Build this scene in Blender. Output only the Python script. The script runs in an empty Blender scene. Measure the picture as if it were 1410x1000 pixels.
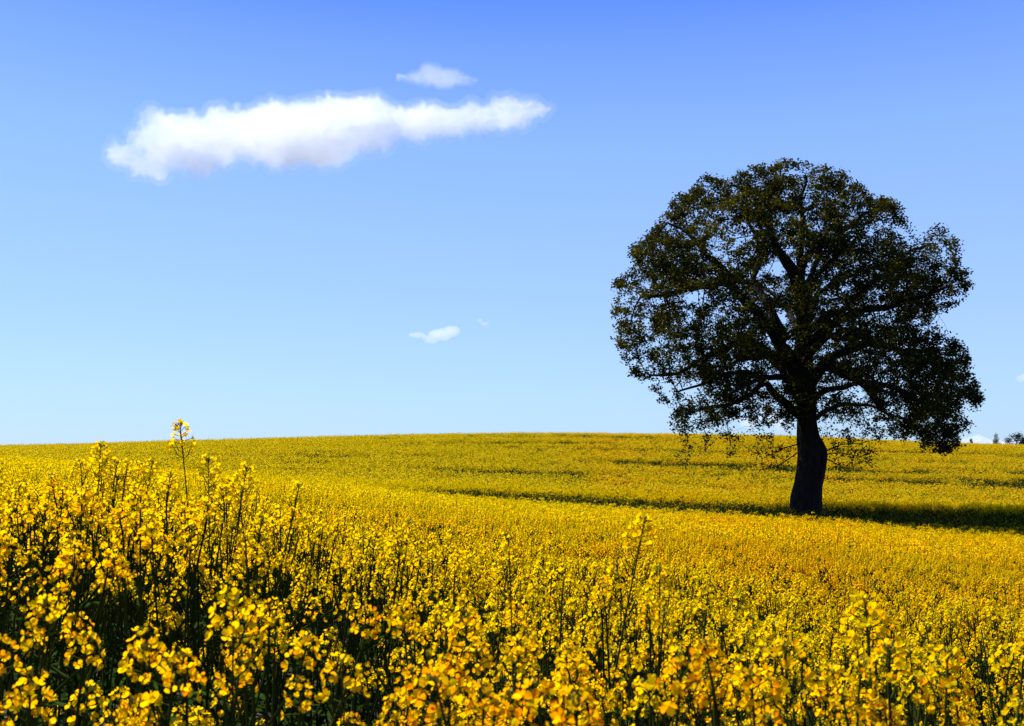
import bpy, math, random
import numpy as np
from mathutils import Vector, Matrix, kdtree, noise as mnoise
R = math.radians
random.seed(11); rng = np.random.default_rng(11)
scene = bpy.context.scene
COL = scene.collection

# ------------------------------------------------------------------ camera
EYE = 1.55; PITCH = R(5.0); FPX = 1371.0
cam_d = bpy.data.cameras.new('camera'); cam = bpy.data.objects.new('camera', cam_d); COL.objects.link(cam)
cam.location = (0, 0, EYE); cam.rotation_euler = (R(90)+PITCH, 0, 0)
cam_d.lens = 35.0; cam_d.sensor_width = 36.0; cam_d.clip_start = 0.05; cam_d.clip_end = 30000
cam_d.dof.use_dof = True; cam_d.dof.focus_distance = 14.0; cam_d.dof.aperture_fstop = 14.0
scene.camera = cam

# ------------------------------------------------------------------ sky, sun, exposure
SUN_EL, SUN_AZ = 52.0, 138.0         # azimuth measured from +x (right) towards +y (away)
sun_dir = Vector((math.cos(R(SUN_EL))*math.cos(R(SUN_AZ)), math.cos(R(SUN_EL))*math.sin(R(SUN_AZ)), math.sin(R(SUN_EL))))
w = bpy.data.worlds.new("World"); scene.world = w; w.use_nodes = True
nt = w.node_tree; nt.nodes.clear()
out = nt.nodes.new('ShaderNodeOutputWorld'); bg = nt.nodes.new('ShaderNodeBackground')
sky = nt.nodes.new('ShaderNodeTexSky'); sky.sky_type = 'NISHITA'; sky.sun_disc = False
sky.sun_elevation = R(SUN_EL); sky.sun_rotation = math.atan2(sun_dir.x, sun_dir.y)
sky.air_density = 1.0; sky.dust_density = 0.6; sky.ozone_density = 3.0; sky.altitude = 50
# the photographed sky is a deeper, cleaner blue: grade the sky's own colour by elevation
tc = nt.nodes.new('ShaderNodeTexCoord'); sep = nt.nodes.new('ShaderNodeSeparateXYZ')
ramp = nt.nodes.new('ShaderNodeValToRGB'); mul = nt.nodes.new('ShaderNodeMix'); mul.data_type = 'RGBA'; mul.blend_type = 'MULTIPLY'
mul.inputs[0].default_value = 1.0
nt.links.new(tc.outputs['Generated'], sep.inputs[0]); nt.links.new(sep.outputs['Z'], ramp.inputs[0])
SKY_RAMP = [(0.0, (0.58, 0.76, 0.95)), (0.022, (0.53, 0.74, 0.97)), (0.138, (0.425, 0.63, 1.0)), (0.297, (0.30, 0.51, 1.0)), (0.381, (0.19, 0.365, 0.98)), (0.43, (0.10, 0.255, 0.90)), (1.0, (0.08, 0.20, 0.7))]
while len(ramp.color_ramp.elements) < len(SKY_RAMP): ramp.color_ramp.elements.new(0.5)
for e, (p, c) in zip(ramp.color_ramp.elements, SKY_RAMP): e.position = p; e.color = (*c, 1)
gain = nt.nodes.new('ShaderNodeVectorMath'); gain.operation = 'SCALE'; gain.inputs['Scale'].default_value = 3.65
nt.links.new(ramp.outputs[0], gain.inputs[0])
mul.inputs[7].default_value = (0.35, 0.54, 0.92, 1); nt.links.new(sky.outputs[0], mul.inputs[6])
mixs = nt.nodes.new('ShaderNodeMix'); mixs.data_type = 'RGBA'; mixs.inputs[0].default_value = 0.80
nt.links.new(mul.outputs[2], mixs.inputs[6]); nt.links.new(gain.outputs[0], mixs.inputs[7])
nt.links.new(mixs.outputs[2], bg.inputs[0]); bg.inputs[1].default_value = 0.12
nt.links.new(bg.outputs[0], out.inputs[0])

sl = bpy.data.lights.new('sun', 'SUN'); sl.energy = 5.0; sl.angle = R(0.5); sl.color = (1.0, 0.95, 0.86)
so = bpy.data.objects.new('sun', sl); COL.objects.link(so); so.rotation_euler = sun_dir.to_track_quat('Z', 'Y').to_euler()
so.location = (-20, 5, 30)
scene.view_settings.view_transform = 'Standard'; scene.view_settings.look = 'None'
scene.view_settings.exposure = 1.2; scene.view_settings.gamma = 1.0
cy = scene.cycles
cy.max_bounces = 16; cy.diffuse_bounces = 3; cy.glossy_bounces = 2; cy.transmission_bounces = 4; cy.volume_bounces = 16
cy.transparent_max_bounces = 8; cy.use_denoising = True; cy.caustics_reflective = False; cy.caustics_refractive = False
try: cy.denoiser = 'OPENIMAGEDENOISE'
except Exception: pass

def at(px, py, Y):
    """world point that lies Y metres ahead and shows at photo pixel (px, py)"""
    dx = (px-705.0)/FPX; dz = (500.0-py)/FPX
    ry = math.cos(PITCH) - dz*math.sin(PITCH); rz = math.sin(PITCH) + dz*math.cos(PITCH)
    s = Y/ry
    return Vector((dx*s, Y, EYE + rz*s))
def row_z(row, Y):
    return at(705, row, Y).z

# ------------------------------------------------------------------ helpers
def tag(o, label=None, cat=None, group=None, kind=None):
    if label: o['label'] = label
    if cat: o['category'] = cat
    if group: o['group'] = group
    if kind: o['kind'] = kind
    return o
def link(o, parent=None):
    COL.objects.link(o)
    if parent: o.parent = parent
    return o
def empty(name, loc):
    o = bpy.data.objects.new(name, None); o.location = loc; o.empty_display_size = 0.3
    return link(o)

class MB:
    """collects tubes and faces; build() makes one mesh"""
    def __init__(s): s.v = []; s.f = []; s.m = []; s.n = 0
    def add(s, vs, fs, mat=0):
        b = s.n
        s.v.extend(vs); s.n += len(vs)
        for f in fs: s.f.append(tuple(i+b for i in f)); s.m.append(mat)
    def tube(s, pts, rads, sides=5, mat=0, cap=True):
        n = len(pts); vs = []; fs = []
        up = Vector((0.31, 0.93, 0.17))
        for i in range(n):
            d = (pts[min(i+1, n-1)] - pts[max(i-1, 0)])
            if d.length < 1e-9: d = Vector((0, 0, 1))
            d.normalize()
            a = d.cross(up)
            if a.length < 1e-4: a = d.cross(Vector((1, 0, 0)))
            a.normalize(); b = d.cross(a)
            for k in range(sides):
                t = 2*math.pi*k/sides
                vs.append(pts[i] + (a*math.cos(t) + b*math.sin(t))*rads[i])
        for i in range(n-1):
            for k in range(sides):
                k2 = (k+1) % sides
                fs.append((i*sides+k, i*sides+k2, (i+1)*sides+k2, (i+1)*sides+k))
        if cap: fs.append(tuple((n-1)*sides+k for k in range(sides)))
        s.add(vs, fs, mat)
    def mesh(s, name, mats, smooth=False):
        me = bpy.data.meshes.new(name)
        me.from_pydata([tuple(v) for v in s.v], [], s.f)
        for m in mats: me.materials.append(m)
        if len(mats) > 1: me.polygons.foreach_set('material_index', s.m)
        if smooth: me.polygons.foreach_set('use_smooth', [True]*len(me.polygons))
        me.update(); return me
    def merge(s, o, mat=0):
        s.add(o.v, o.f, mat)
def quad_mesh(name, V, mat, nper=4):
    """V: (n, nper, 3) -> mesh of n separate n-gons, fast"""
    n = V.shape[0]
    me = bpy.data.meshes.new(name)
    me.vertices.add(n*nper); me.vertices.foreach_set('co', V.astype(np.float32).ravel())
    me.loops.add(n*nper); me.loops.foreach_set('vertex_index', np.arange(n*nper, dtype=np.int32))
    me.polygons.add(n); me.polygons.foreach_set('loop_start', np.arange(0, n*nper, nper, dtype=np.int32))
    me.polygons.foreach_set('loop_total', np.full(n, nper, dtype=np.int32))
    me.materials.append(mat); me.update(calc_edges=True); return me

# ------------------------------------------------------------------ materials
def new_mat(name):
    m = bpy.data.materials.new(name); m.use_nodes = True; m.node_tree.nodes.clear(); return m
def leafy(name, cols, trans, tcol, gloss=0.05, rough=0.45, nscale=3.0, rnd=0.5):
    """thin plant tissue: diffuse + light coming through; colour varied per piece and by a noise"""
    m = new_mat(name); N = m.node_tree.nodes; L = m.node_tree.links
    o = N.new('ShaderNodeOutputMaterial')
    oi = N.new('ShaderNodeObjectInfo'); g = N.new('ShaderNodeNewGeometry')
    no = N.new('ShaderNodeTexNoise'); no.inputs['Scale'].default_value = nscale; no.inputs['Detail'].default_value = 2
    L.new(g.outputs['Position'], no.inputs['Vector'])
    m1 = N.new('ShaderNodeMath'); m1.operation = 'MULTIPLY_ADD'; m1.inputs[1].default_value = rnd
    L.new(oi.outputs['Random'], m1.inputs[0]); 
    m2 = N.new('ShaderNodeMath'); m2.operation = 'MULTIPLY_ADD'; m2.inputs[1].default_value = 1.6; m2.inputs[2].default_value = -0.3-rnd/2
    L.new(no.outputs[0], m2.inputs[0]); L.new(m2.outputs[0], m1.inputs[2])
    m3 = N.new('ShaderNodeMath'); m3.operation = 'MULTIPLY_ADD'; m3.inputs[1].default_value = 0.65; m3.inputs[2].default_value = -0.33
    L.new(g.outputs['Random Per Island'], m3.inputs[0])
    if name == 'petal_yellow':          # orange put in rightwards as colour cast, close up as petal shade; yellower far off
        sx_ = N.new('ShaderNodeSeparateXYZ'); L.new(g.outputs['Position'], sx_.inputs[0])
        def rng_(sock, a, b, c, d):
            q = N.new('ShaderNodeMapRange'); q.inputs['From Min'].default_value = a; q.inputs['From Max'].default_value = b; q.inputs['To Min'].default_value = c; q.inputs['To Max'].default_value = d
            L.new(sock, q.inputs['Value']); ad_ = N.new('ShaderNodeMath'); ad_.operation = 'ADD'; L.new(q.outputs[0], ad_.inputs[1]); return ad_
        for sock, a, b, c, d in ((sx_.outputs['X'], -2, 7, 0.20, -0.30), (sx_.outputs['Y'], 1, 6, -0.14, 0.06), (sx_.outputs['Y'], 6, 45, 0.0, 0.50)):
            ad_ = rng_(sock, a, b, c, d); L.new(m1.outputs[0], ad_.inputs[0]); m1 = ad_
    m4 = N.new('ShaderNodeMath'); m4.operation = 'ADD'; L.new(m1.outputs[0], m4.inputs[0]); L.new(m3.outputs[0], m4.inputs[1])
    r = N.new('ShaderNodeValToRGB')
    while len(r.color_ramp.elements) < len(cols): r.color_ramp.elements.new(0.5)
    for i, (e, c) in enumerate(zip(r.color_ramp.elements, cols)): e.position = i/(len(cols)-1); e.color = (*c, 1)
    L.new(m4.outputs[0], r.inputs[0])
    d = N.new('ShaderNodeBsdfDiffuse'); L.new(r.outputs[0], d.inputs[0])
    t = N.new('ShaderNodeBsdfTranslucent')
    tm = N.new('ShaderNodeMix'); tm.data_type = 'RGBA'; tm.blend_type = 'MULTIPLY'; tm.inputs[0].default_value = 1
    L.new(r.outputs[0], tm.inputs[6]); tm.inputs[7].default_value = (*tcol, 1); L.new(tm.outputs[2], t.inputs[0])
    mx = N.new('ShaderNodeMixShader'); mx.inputs[0].default_value = trans
    L.new(d.outputs[0], mx.inputs[1]); L.new(t.outputs[0], mx.inputs[2])
    gl = N.new('ShaderNodeBsdfGlossy'); gl.inputs['Roughness'].default_value = rough; gl.inputs[0].default_value = (1, 1, 1, 1)
    mg = N.new('ShaderNodeMixShader'); mg.inputs[0].default_value = gloss
    L.new(mx.outputs[0], mg.inputs[1]); L.new(gl.outputs[0], mg.inputs[2]); L.new(mg.outputs[0], o.inputs[0])
    return m
PETAL = leafy('petal_yellow', [(0.84, 0.30, 0.0005), (0.92, 0.68, 0.001), (0.72, 0.64, 0.001)], 0.64, (1.0, 0.76, 0.3), gloss=0.0, nscale=0.25, rnd=0.3)
BUD = leafy('bud_green_yellow', [(0.16, 0.17, 0.01), (0.42, 0.34, 0.01)], 0.25, (1, 1, .5), gloss=0.02, nscale=6)
STEM = leafy('stem_green', [(0.014, 0.022, 0.004), (0.04, 0.05, 0.007)], 0.05, (1, 1, .5), gloss=0.0, nscale=4)
RLEAF = leafy('rape_leaf', [(0.016, 0.032, 0.006), (0.035, 0.065, 0.010)], 0.25, (1.2, 1.6, .4), gloss=0.0, nscale=4)
GRASS = leafy('grass_blade', [(0.03, 0.07, 0.012), (0.07, 0.13, 0.02)], 0.30, (1.1, 1.5, .4), gloss=0.0, nscale=5)
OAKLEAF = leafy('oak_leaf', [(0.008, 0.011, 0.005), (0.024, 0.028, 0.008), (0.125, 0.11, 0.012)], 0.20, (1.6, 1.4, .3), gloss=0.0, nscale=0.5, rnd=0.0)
DARKLEAF = leafy('dark_tree_leaf', [(0.012, 0.020, 0.014), (0.03, 0.045, 0.025)], 0.2, (1, 1.2, .6), gloss=0.01, nscale=0.5)
PALELEAF = leafy('pale_tree_leaf', [(0.10, 0.15, 0.10), (0.20, 0.26, 0.18)], 0.3, (1, 1.1, .8), gloss=0.02, nscale=0.5)

def rough_mat(name, c1, c2, scale, bump=0.5, bdist=0.03, stretch=(1, 1, 1)):
    m = new_mat(name); N = m.node_tree.nodes; L = m.node_tree.links
    o = N.new('ShaderNodeOutputMaterial'); p = N.new('ShaderNodeBsdfPrincipled'); p.inputs['Roughness'].default_value = 0.95
    p.inputs['Specular IOR Level'].default_value = 0.15
    tcn = N.new('ShaderNodeTexCoord'); mp = N.new('ShaderNodeMapping'); mp.inputs['Scale'].default_value = stretch
    L.new(tcn.outputs['Object'], mp.inputs[0])
    n1 = N.new('ShaderNodeTexNoise'); n1.inputs['Scale'].default_value = scale; n1.inputs['Detail'].default_value = 6
    L.new(mp.outputs[0], n1.inputs['Vector'])
    r = N.new('ShaderNodeValToRGB'); r.color_ramp.elements[0].color = (*c1, 1); r.color_ramp.elements[1].color = (*c2, 1)
    r.color_ramp.elements[0].position = 0.35; r.color_ramp.elements[1].position = 0.65
    L.new(n1.outputs[0], r.inputs[0]); L.new(r.outputs[0], p.inputs['Base Color'])
    b = N.new('ShaderNodeBump'); b.inputs['Strength'].default_value = bump; b.inputs['Distance'].default_value = bdist
    L.new(n1.outputs[0], b.inputs['Height']); L.new(b.outputs[0], p.inputs['Normal'])
    L.new(p.outputs[0], o.inputs[0]); return m
SOIL = rough_mat('soil', (0.022, 0.018, 0.010), (0.05, 0.04, 0.02), 2.0)
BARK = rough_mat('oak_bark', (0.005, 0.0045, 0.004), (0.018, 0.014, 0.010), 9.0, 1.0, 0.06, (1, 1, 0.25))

# ------------------------------------------------------------------ the lie of the land
YS = [1.2, 2.5, 4, 7, 13, 22, 30, 35, 46, 60, 85, 120]
ROWS = {  # photo row of the crop's top at each distance, for five bearings
    0:    [862, 712, 680, 668, 648, 636, 633, 631, 626, 624, 618, 614],
    350:  [885, 745, 706, 692, 672, 664, 663, 662, 654, 643, 618, 601],
    705:  [925, 830, 785, 745, 716, 701, 692, 688, 670, 653, 619, 592],
    1050: [965, 880, 830, 785, 750, 727, 719, 713, 690, 669, 631, 595],
    1410: [980, 915, 870, 820, 782, 755, 745, 736, 699, 679, 637, 612]}
US = np.array([(c-705)/FPX for c in ROWS])
tabY = np.exp(np.linspace(math.log(1.0), math.log(6000), 400))
tabU = np.linspace(-0.75, 0.75, 61)
tab = np.zeros((61, 400))
cols = []
for c, rows in ROWS.items():
    zs = [row_z(r, y) for r, y in zip(rows, YS)]
    ys = YS + [150, 200, 320, 700, 2000, 6000]
    zz = zs + [zs[-1]-0.5, zs[-1]-2.6, EYE-5.0, EYE-9.0, EYE-22, EYE-60]
    cols.append(np.interp(tabY, ys, zz))
cols = np.array(cols)
for j in range(400): tab[:, j] = np.interp(tabU, US, cols[:, j])
kb = np.hanning(19); kb /= kb.sum()
for i in range(61):
    p = np.pad(tab[i], 9, mode='edge'); tab[i] = np.convolve(p, kb, 'valid')
ku = np.hanning(13); ku /= ku.sum()
for j in range(400):
    p = np.pad(tab[:, j], 6, mode='reflect', reflect_type='odd'); tab[:, j] = np.convolve(p, ku, 'valid')
CROP_H = 1.25
def top_z(x, y):
    x = np.asarray(x, float); y = np.asarray(y, float)
    yy = np.clip(y, 1.0, 5900); u = np.clip(x/np.maximum(yy, 1.5), -0.749, 0.749)
    fi = (u+0.75)/1.5*60; fj = np.log(yy)/math.log(6000)*399
    i = np.clip(fi.astype(int), 0, 59); j = np.clip(fj.astype(int), 0, 398)
    a = fi-i; b = fj-j
    return (tab[i, j]*(1-a)*(1-b)+tab[i+1, j]*a*(1-b)+tab[i, j+1]*(1-a)*b+tab[i+1, j+1]*a*b)
def ground_z(x, y): return top_z(x, y)-CROP_H
def gz(x, y): return float(ground_z(np.array([x]), np.array([y]))[0])

# smooth value noise in 2-D
_ng = rng.random((256, 256))
def vnoise(x, y):
    xi = np.floor(x).astype(int); yi = np.floor(y).astype(int); fx = x-xi; fy = y-yi
    fx = fx*fx*(3-2*fx); fy = fy*fy*(3-2*fy)
    g = lambda a, b: _ng[a % 256, b % 256]
    return (g(xi, yi)*(1-fx)+g(xi+1, yi)*fx)*(1-fy)+(g(xi, yi+1)*(1-fx)+g(xi+1, yi+1)*fx)*fy

def thin(x, y):
    """how far the crop is thinned out (0 full .. 1 bare): tramlines and poor strips across the slope"""
    u = x/np.maximum(y, 1)
    n = vnoise(x*0.045+5, y*0.22)
    t1 = 1.15*np.exp(-((y-(40.5+1.0*np.sin(u*5)))/4.2)**4)*np.clip((u+0.16)/0.14, 0, 1)*(0.75+0.25*n)
    t2 = 0.85*np.exp(-((y-(63+4*u+3*(vnoise(x*0.05, y*0+3)-.5)))/3.6)**2)*np.clip((n-0.22)*2.6, 0, 1)*np.clip((u+0.02)/0.1, 0, 1)
    t3 = 0.75*np.exp(-((y-(78-3*u+4*(vnoise(x*0.04+9, y*0+7)-.5)))/3.2)**2)*np.clip((vnoise(x*0.06+31, y*0.1)-0.25)*2.4, 0, 1)
    t4 = 0.55*np.exp(-((y-(97+3*np.sin(u*7)))/3.2)**2)*np.clip((vnoise(x*0.05+71, y*0.1)-0.3)*2.4, 0, 1)
    t5 = 0.55*np.exp(-((y-(54+2*np.sin(u*9)))/2.0)**2)*np.clip((vnoise(x*0.05+91, y*0.1)-0.4)*2.4, 0, 1)
    # the two dark hollows in the near right of the field
    h1 = 0.9*np.exp(-((x-3.55)/1.1)**2-((y-8.4)/0.35)**2)+0.9*np.exp(-((x-5.6)/0.8)**2-((y-7.9)/0.4)**2)
    tr = 0.6*np.exp(-((x-13.6)**2+(y-46)**2)/1.3**2)
    t6 = 0.6*np.clip((vnoise(x*0.06+50, y*0.5)-.58)*3, 0, 1)*np.clip((y-44)/6, 0, 1)
    return np.clip(np.maximum.reduce([t6, t1, t2, t3, t4, t5, h1, tr]), 0, 1)

# ground sheet
def axis(vals): return np.array(vals)
gy = np.concatenate([[-3000, -600, -150, -60, -25, -12, -6, -3, -1], np.linspace(0, 10, 21)[:-1], np.linspace(10, 150, 71)[:-1], [150, 160, 175, 195, 220, 260, 320, 420, 560, 800, 1200, 2000, 3500, 5900]])
gu = np.concatenate([[-6, -3, -1.6, -1.0], np.linspace(-0.75, 0.75, 41), [1.0, 1.6, 3, 6]])
verts = []
for y in gy:
    wdt = max(abs(y), 4.0)
    for u in gu: verts.append((u*wdt, y, 0))
V = np.array(verts); V[:, 2] = ground_z(V[:, 0], V[:, 1]) + (vnoise(V[:, 0]*1.3, V[:, 1]*1.3)-.5)*0.06
nx = len(gu); fs = [(j*nx+i, j*nx+i+1, (j+1)*nx+i+1, (j+1)*nx+i) for j in range(len(gy)-1) for i in range(nx-1)]
me = bpy.data.meshes.new('ground'); me.from_pydata(V.tolist(), [], fs); me.materials.append(SOIL)
me.polygons.foreach_set('use_smooth', [True]*len(me.polygons)); me.update()
g = link(bpy.data.objects.new('ground', me)); tag(g, kind='structure')

# ------------------------------------------------------------------ rapeseed plants
def rvec(s=1.0): return Vector((random.gauss(0, s), random.gauss(0, s), random.gauss(0, s)))
def petal(mb, c, d, n, L, W, q):
    """one obovate petal from c along d, face normal n; q = quality"""
    s = d.cross(n).normalized(); bend = n*(L*0.18)
    if q == 0:
        mb.add([c, c+d*L*0.45+s*W*0.42-bend*0.1, c+d*L*0.85+s*W*0.46+bend*.5, c+d*L*1.02+bend*0.9, c+d*L*0.85-s*W*0.46+bend*.5, c+d*L*0.45-s*W*0.42-bend*.1],
               [(0, 1, 2, 3), (0, 3, 4, 5)])
    else:
        mb.add([c, c+d*L*0.6+s*W*0.55, c+d*L+bend, c+d*L*0.6-s*W*0.55], [(0, 1, 2, 3)])
def head(base, tip, size, q):
    """flowering raceme whose axis runs base->tip; returns petals MB, greens MB (0 stem, 1 bud)"""
    pet, gr = MB(), MB()
    ax = (tip-base); Ln = ax.length; a = ax.normalized()
    e1 = a.cross(Vector((0.2, 0.9, 0.1))).normalized(); e2 = a.cross(e1)
    gr.tube([base, tip], [0.0016*size, 0.0012*size], 3 if q else 4, 0, False)
    # buds: a tight knob at the very tip
    nb = 9 if q == 0 else 5
    for k in range(nb):
        t = random.uniform(0, 6.28); r = random.uniform(0.1, 1)*0.009*size
        c = tip + (e1*math.cos(t)+e2*math.sin(t))*r + a*(random.uniform(-0.002, 0.008)*size)
        dd = (a + (e1*math.cos(t)+e2*math.sin(t))*0.5*r/0.009).normalized(); ss = dd.orthogonal().normalized(); s2 = dd.cross(ss)
        h = 0.0036*size; wd = 0.0021*size
        gr.add([c-dd*h, c+ss*wd, c+s2*wd, c-ss*wd, c-s2*wd, c+dd*h], [(0, 2, 1), (0, 3, 2), (0, 4, 3), (0, 1, 4), (5, 1, 2), (5, 2, 3), (5, 3, 4), (5, 4, 1)], 1)
    nf = random.randint(13, 20) if q == 0 else random.randint(11, 14)
    for k in range(nf):
        f = (k+0.5)/nf; t = k*2.4+random.uniform(-.3, .3)
        o = (e1*math.cos(t)+e2*math.sin(t))
        p0 = tip - a*(Ln*0.75*f)
        pl = (0.010+0.015*f**0.6)*size*random.uniform(.85, 1.15)
        dirn = (o*(0.75+0.5*f)+a*(0.75-0.6*f)).normalized()
        c = p0 + dirn*pl
        gr.tube([p0, c], [0.0007*size]*2, 3, 0, False)
        n = (dirn+rvec(0.25)).normalized(); s0 = n.orthogonal().normalized(); s0.rotate(Matrix.Rotation(random.uniform(0, 6.28), 3, n)); s1 = n.cross(s0)
        L = random.uniform(0.0070, 0.0098)*size*(1.0 if q == 0 else 1.08)*(0.75+0.25*f); W = L*0.86; cup = random.uniform(0.1, 0.6)
        for j in range(4):
            ang = j*math.pi/2 + random.uniform(-.15, .15)
            d = (s0*math.cos(ang)+s1*math.sin(ang)+n*cup).normalized(); nn = (n-d*n.dot(d)).normalized()
            petal(pet, c, d, nn, L, W, q)
    for k in range(random.randint(3, 7) if q == 0 else 2):      # young pods under the flowers
        t = random.uniform(0, 6.28); o = (e1*math.cos(t)+e2*math.sin(t)); p0 = base + a*Ln*random.uniform(-0.5, 0.3)
        dirn = (o*0.9+a*0.6).normalized(); m = p0+dirn*0.013*size; en = m+(dirn*0.6+Vector((0, 0, 1))*0.7).normalized()*random.uniform(.015, .035)*size
        gr.tube([p0, m, en], [0.0006*size, 0.0012*size, 0.0005*size], 3, 0, False)
    return pet, gr
def blade_leaf(mb, p, d, L, W, droop=0.4):
    """wavy-edged leaf"""
    s = d.cross(Vector((0, 0, 1)))
    if s.length < 1e-3: s = Vector((1, 0, 0))
    s.normalize(); n = 4; L0 = []; R0 = []; M0 = []
    for i in range(n+1):
        f = i/n; c = p + d*L*f + Vector((0, 0, -droop*L*f*f)); ww = W*math.sin(math.pi*min(1, 0.12+f*0.88))**0.7*0.5*random.uniform(.8, 1.15)
        M0.append(c); L0.append(c+s*ww+Vector((0, 0, ww*0.35))); R0.append(c-s*ww+Vector((0, 0, ww*0.35)))
    vs = L0+M0+R0; k = n+1
    mb.add(vs, [(i, k+i, k+i+1, i+1) for i in range(n)]+[(k+i, 2*k+i, 2*k+i+1, k+i+1) for i in range(n)])
def rape_plant(q, H=1.25, nbr=6, lone=False, lean=None):
    """q 0 close-up .. 1 lighter. Returns stem MB, leaves MB, [ (petalMB, greenMB) ... ]"""
    st, lf, heads = MB(), MB(), []
    sz = random.uniform(0.95, 1.2)
    wob = Vector((random.uniform(-.05, .05), random.uniform(-.05, .05), 0)) if lean is None else Vector((lean, 0, 0))
    def P(f): return Vector((wob.x*f*f+0.012*math.sin(f*7+H*9)*(1-f), wob.y*f*f+0.012*math.cos(f*6+H*5), H*f))
    n = 9; pts = [P(i/n) for i in range(n+1)]
    st.tube(pts, [(0.0052*(1-f/n)+0.0016)*(1 if lean is None else (0.85 if lone else 0.65)) for f in range(n+1)], 6 if q == 0 else 3, 0)
    heads.append(head(P(0.945), P(1.0), sz*(1.15 if lone else 1.12), q))
    for b in range(nbr):
        f0 = random.uniform(0.42, 0.82) if not lone else random.uniform(0.35, 0.6)
        ang = b*2.4+random.uniform(-.4, .4); o = Vector((math.cos(ang), math.sin(ang), 0))
        f1 = random.uniform(0.78, 0.99) if not lone else random.uniform(f0+0.06, 0.70)
        if random.random() < 0.15: f1 = f0+random.uniform(0.04, 0.12)
        if lean is not None: f1 = min(f1, 0.93); f0 = min(f0, f1-0.05)
        p0 = P(f0); e = P(f1)+o*(random.uniform(0.06, 0.24) if lean is None else random.uniform(0.05, 0.15))
        m = p0.lerp(e, 0.5)+o*0.035+Vector((0, 0, -0.02)); tp = e+Vector((o.x*.01, o.y*.01, 0.055))
        st.tube([p0, m, e, tp], [0.0034, 0.0028, 0.002, 0.0014], 5 if q == 0 else 3, 0)
        heads.append(head(e, tp, sz*random.uniform(.8, 1.05), q))
        if not lone: blade_leaf(lf, p0, (o+Vector((0, 0, .5))).normalized(), random.uniform(.05, .11), random.uniform(.014, .028))
    for k in range(8 if q == 0 else 5):
        f = random.uniform(0.12, 0.6); ang = random.uniform(0, 6.28)
        blade_leaf(lf, P(f), Vector((math.cos(ang), math.sin(ang), random.uniform(0, .6))).normalized(), random.uniform(.12, .24)*(1.15-f), random.uniform(.045, .085)*(1.1-f))
    return st, lf, heads

MATS = [STEM, RLEAF, BUD, PETAL]
def joined(parts):
    st, lf, heads = parts; mb = MB()
    mb.merge(st, 0); mb.merge(lf, 1)
    for p, gmb in heads:
        b = mb.n; mb.v.extend(gmb.v); mb.n += gmb.n
        for f, m in zip(gmb.f, gmb.m): mb.f.append(tuple(i+b for i in f)); mb.m.append(2 if m else 0)
        mb.merge(p, 3)
    return mb
# far-crop tufts: every plant a few stems, every flower head a handful of petal-coloured flakes
def flake(mb, c, s, mat, flat=False):
    n = rvec(1)
    if flat: n.z += 0.6
    n.normalize(); a = n.orthogonal().normalized(); a.rotate(Matrix.Rotation(random.uniform(0, 6.28), 3, n)); b = n.cross(a)
    mb.add([c+a*s, c+b*s*.8, c-a*s, c-b*s*.8], [(0, 1, 2, 3)], mat)
def tuft(mb, x, y, H, nh, nfl, fs, green=False, leaves=5):
    for k in range(nh):
        ang = random.uniform(0, 6.28); r = random.uniform(0, .17); hz = H*random.uniform(0.80, 1.0) if k else H
        c = Vector((x+r*math.cos(ang), y+r*math.sin(ang), hz))
        b = Vector((x, y, H*random.uniform(.3, .55)))
        sd = Vector((random.uniform(-1, 1), random.uniform(-1, 1), 0)).normalized()*0.003*(1+fs*10)
        mb.add([b-sd, b+sd, c+sd*.6, c-sd*.6], [(0, 1, 2, 3)], 0)
        if green and random.random() < 0.88:
            for j in range(2): flake(mb, c+rvec(.02), fs*.7, 2 if random.random() < .3 else 1)
            continue
        for j in range(nfl):
            flake(mb, c+Vector((random.gauss(0, .018), random.gauss(0, .018), random.uniform(-.045, .012))), fs*random.uniform(.7, 1.15), 3, True)
        flake(mb, c+Vector((0, 0, .014)), fs*.5, 2)
        if fs > .02 and random.random() < .6: flake(mb, c+rvec(.03), fs*.8, 2)
    for k in range(leaves):
        ang = random.uniform(0, 6.28); z = H*random.uniform(.2, .8); r = random.uniform(.02, .13)
        flake(mb, Vector((x+r*math.cos(ang), y+r*math.sin(ang), z)), random.uniform(.03, .07), 1)
    sd = Vector((random.uniform(-1, 1), random.uniform(-1, 1), 0)).normalized()*.005
    mb.add([Vector((x, y, 0))-sd, Vector((x, y, 0))+sd, Vector((x, y, H))+sd*.4, Vector((x, y, H))-sd*.4], [(0, 1, 2, 3)], 0)

VARC = bpy.data.collections.new('crop_variants')       # never linked to the scene: only the source of the crop's plants
def variant(i, mb):
    me = mb.mesh('crop_plant', MATS); o = bpy.data.objects.new('v%03d' % i, me); VARC.objects.link(o)
protos = [rape_plant(0, H=random.uniform(1.2, 1.28), nbr=random.choice([4, 5, 6, 7])) for _ in range(9)]
vi = 0; IDX = {}
IDX['near'] = list(range(0, 9))
for p in protos: variant(vi, joined(p)); vi += 1
IDX['mid'] = list(range(vi, vi+10))
for k in range(10): variant(vi, joined(rape_plant(1, H=random.uniform(1.15, 1.32), nbr=random.choice([4, 5, 6])))); vi += 1
IDX['far'] = list(range(vi, vi+8))
for k in range(8):
    mb = MB(); tuft(mb, 0, 0, random.uniform(1.15, 1.32), 6, 7, 0.014); variant(vi, mb); vi += 1
IDX['fargreen'] = list(range(vi, vi+4))
for k in range(4):
    mb = MB(); tuft(mb, 0, 0, random.uniform(1.1, 1.25), 5, 4, 0.014, True, 9); variant(vi, mb); vi += 1
PS = 1.5
IDX['patch'] = list(range(vi, vi+8))
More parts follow.
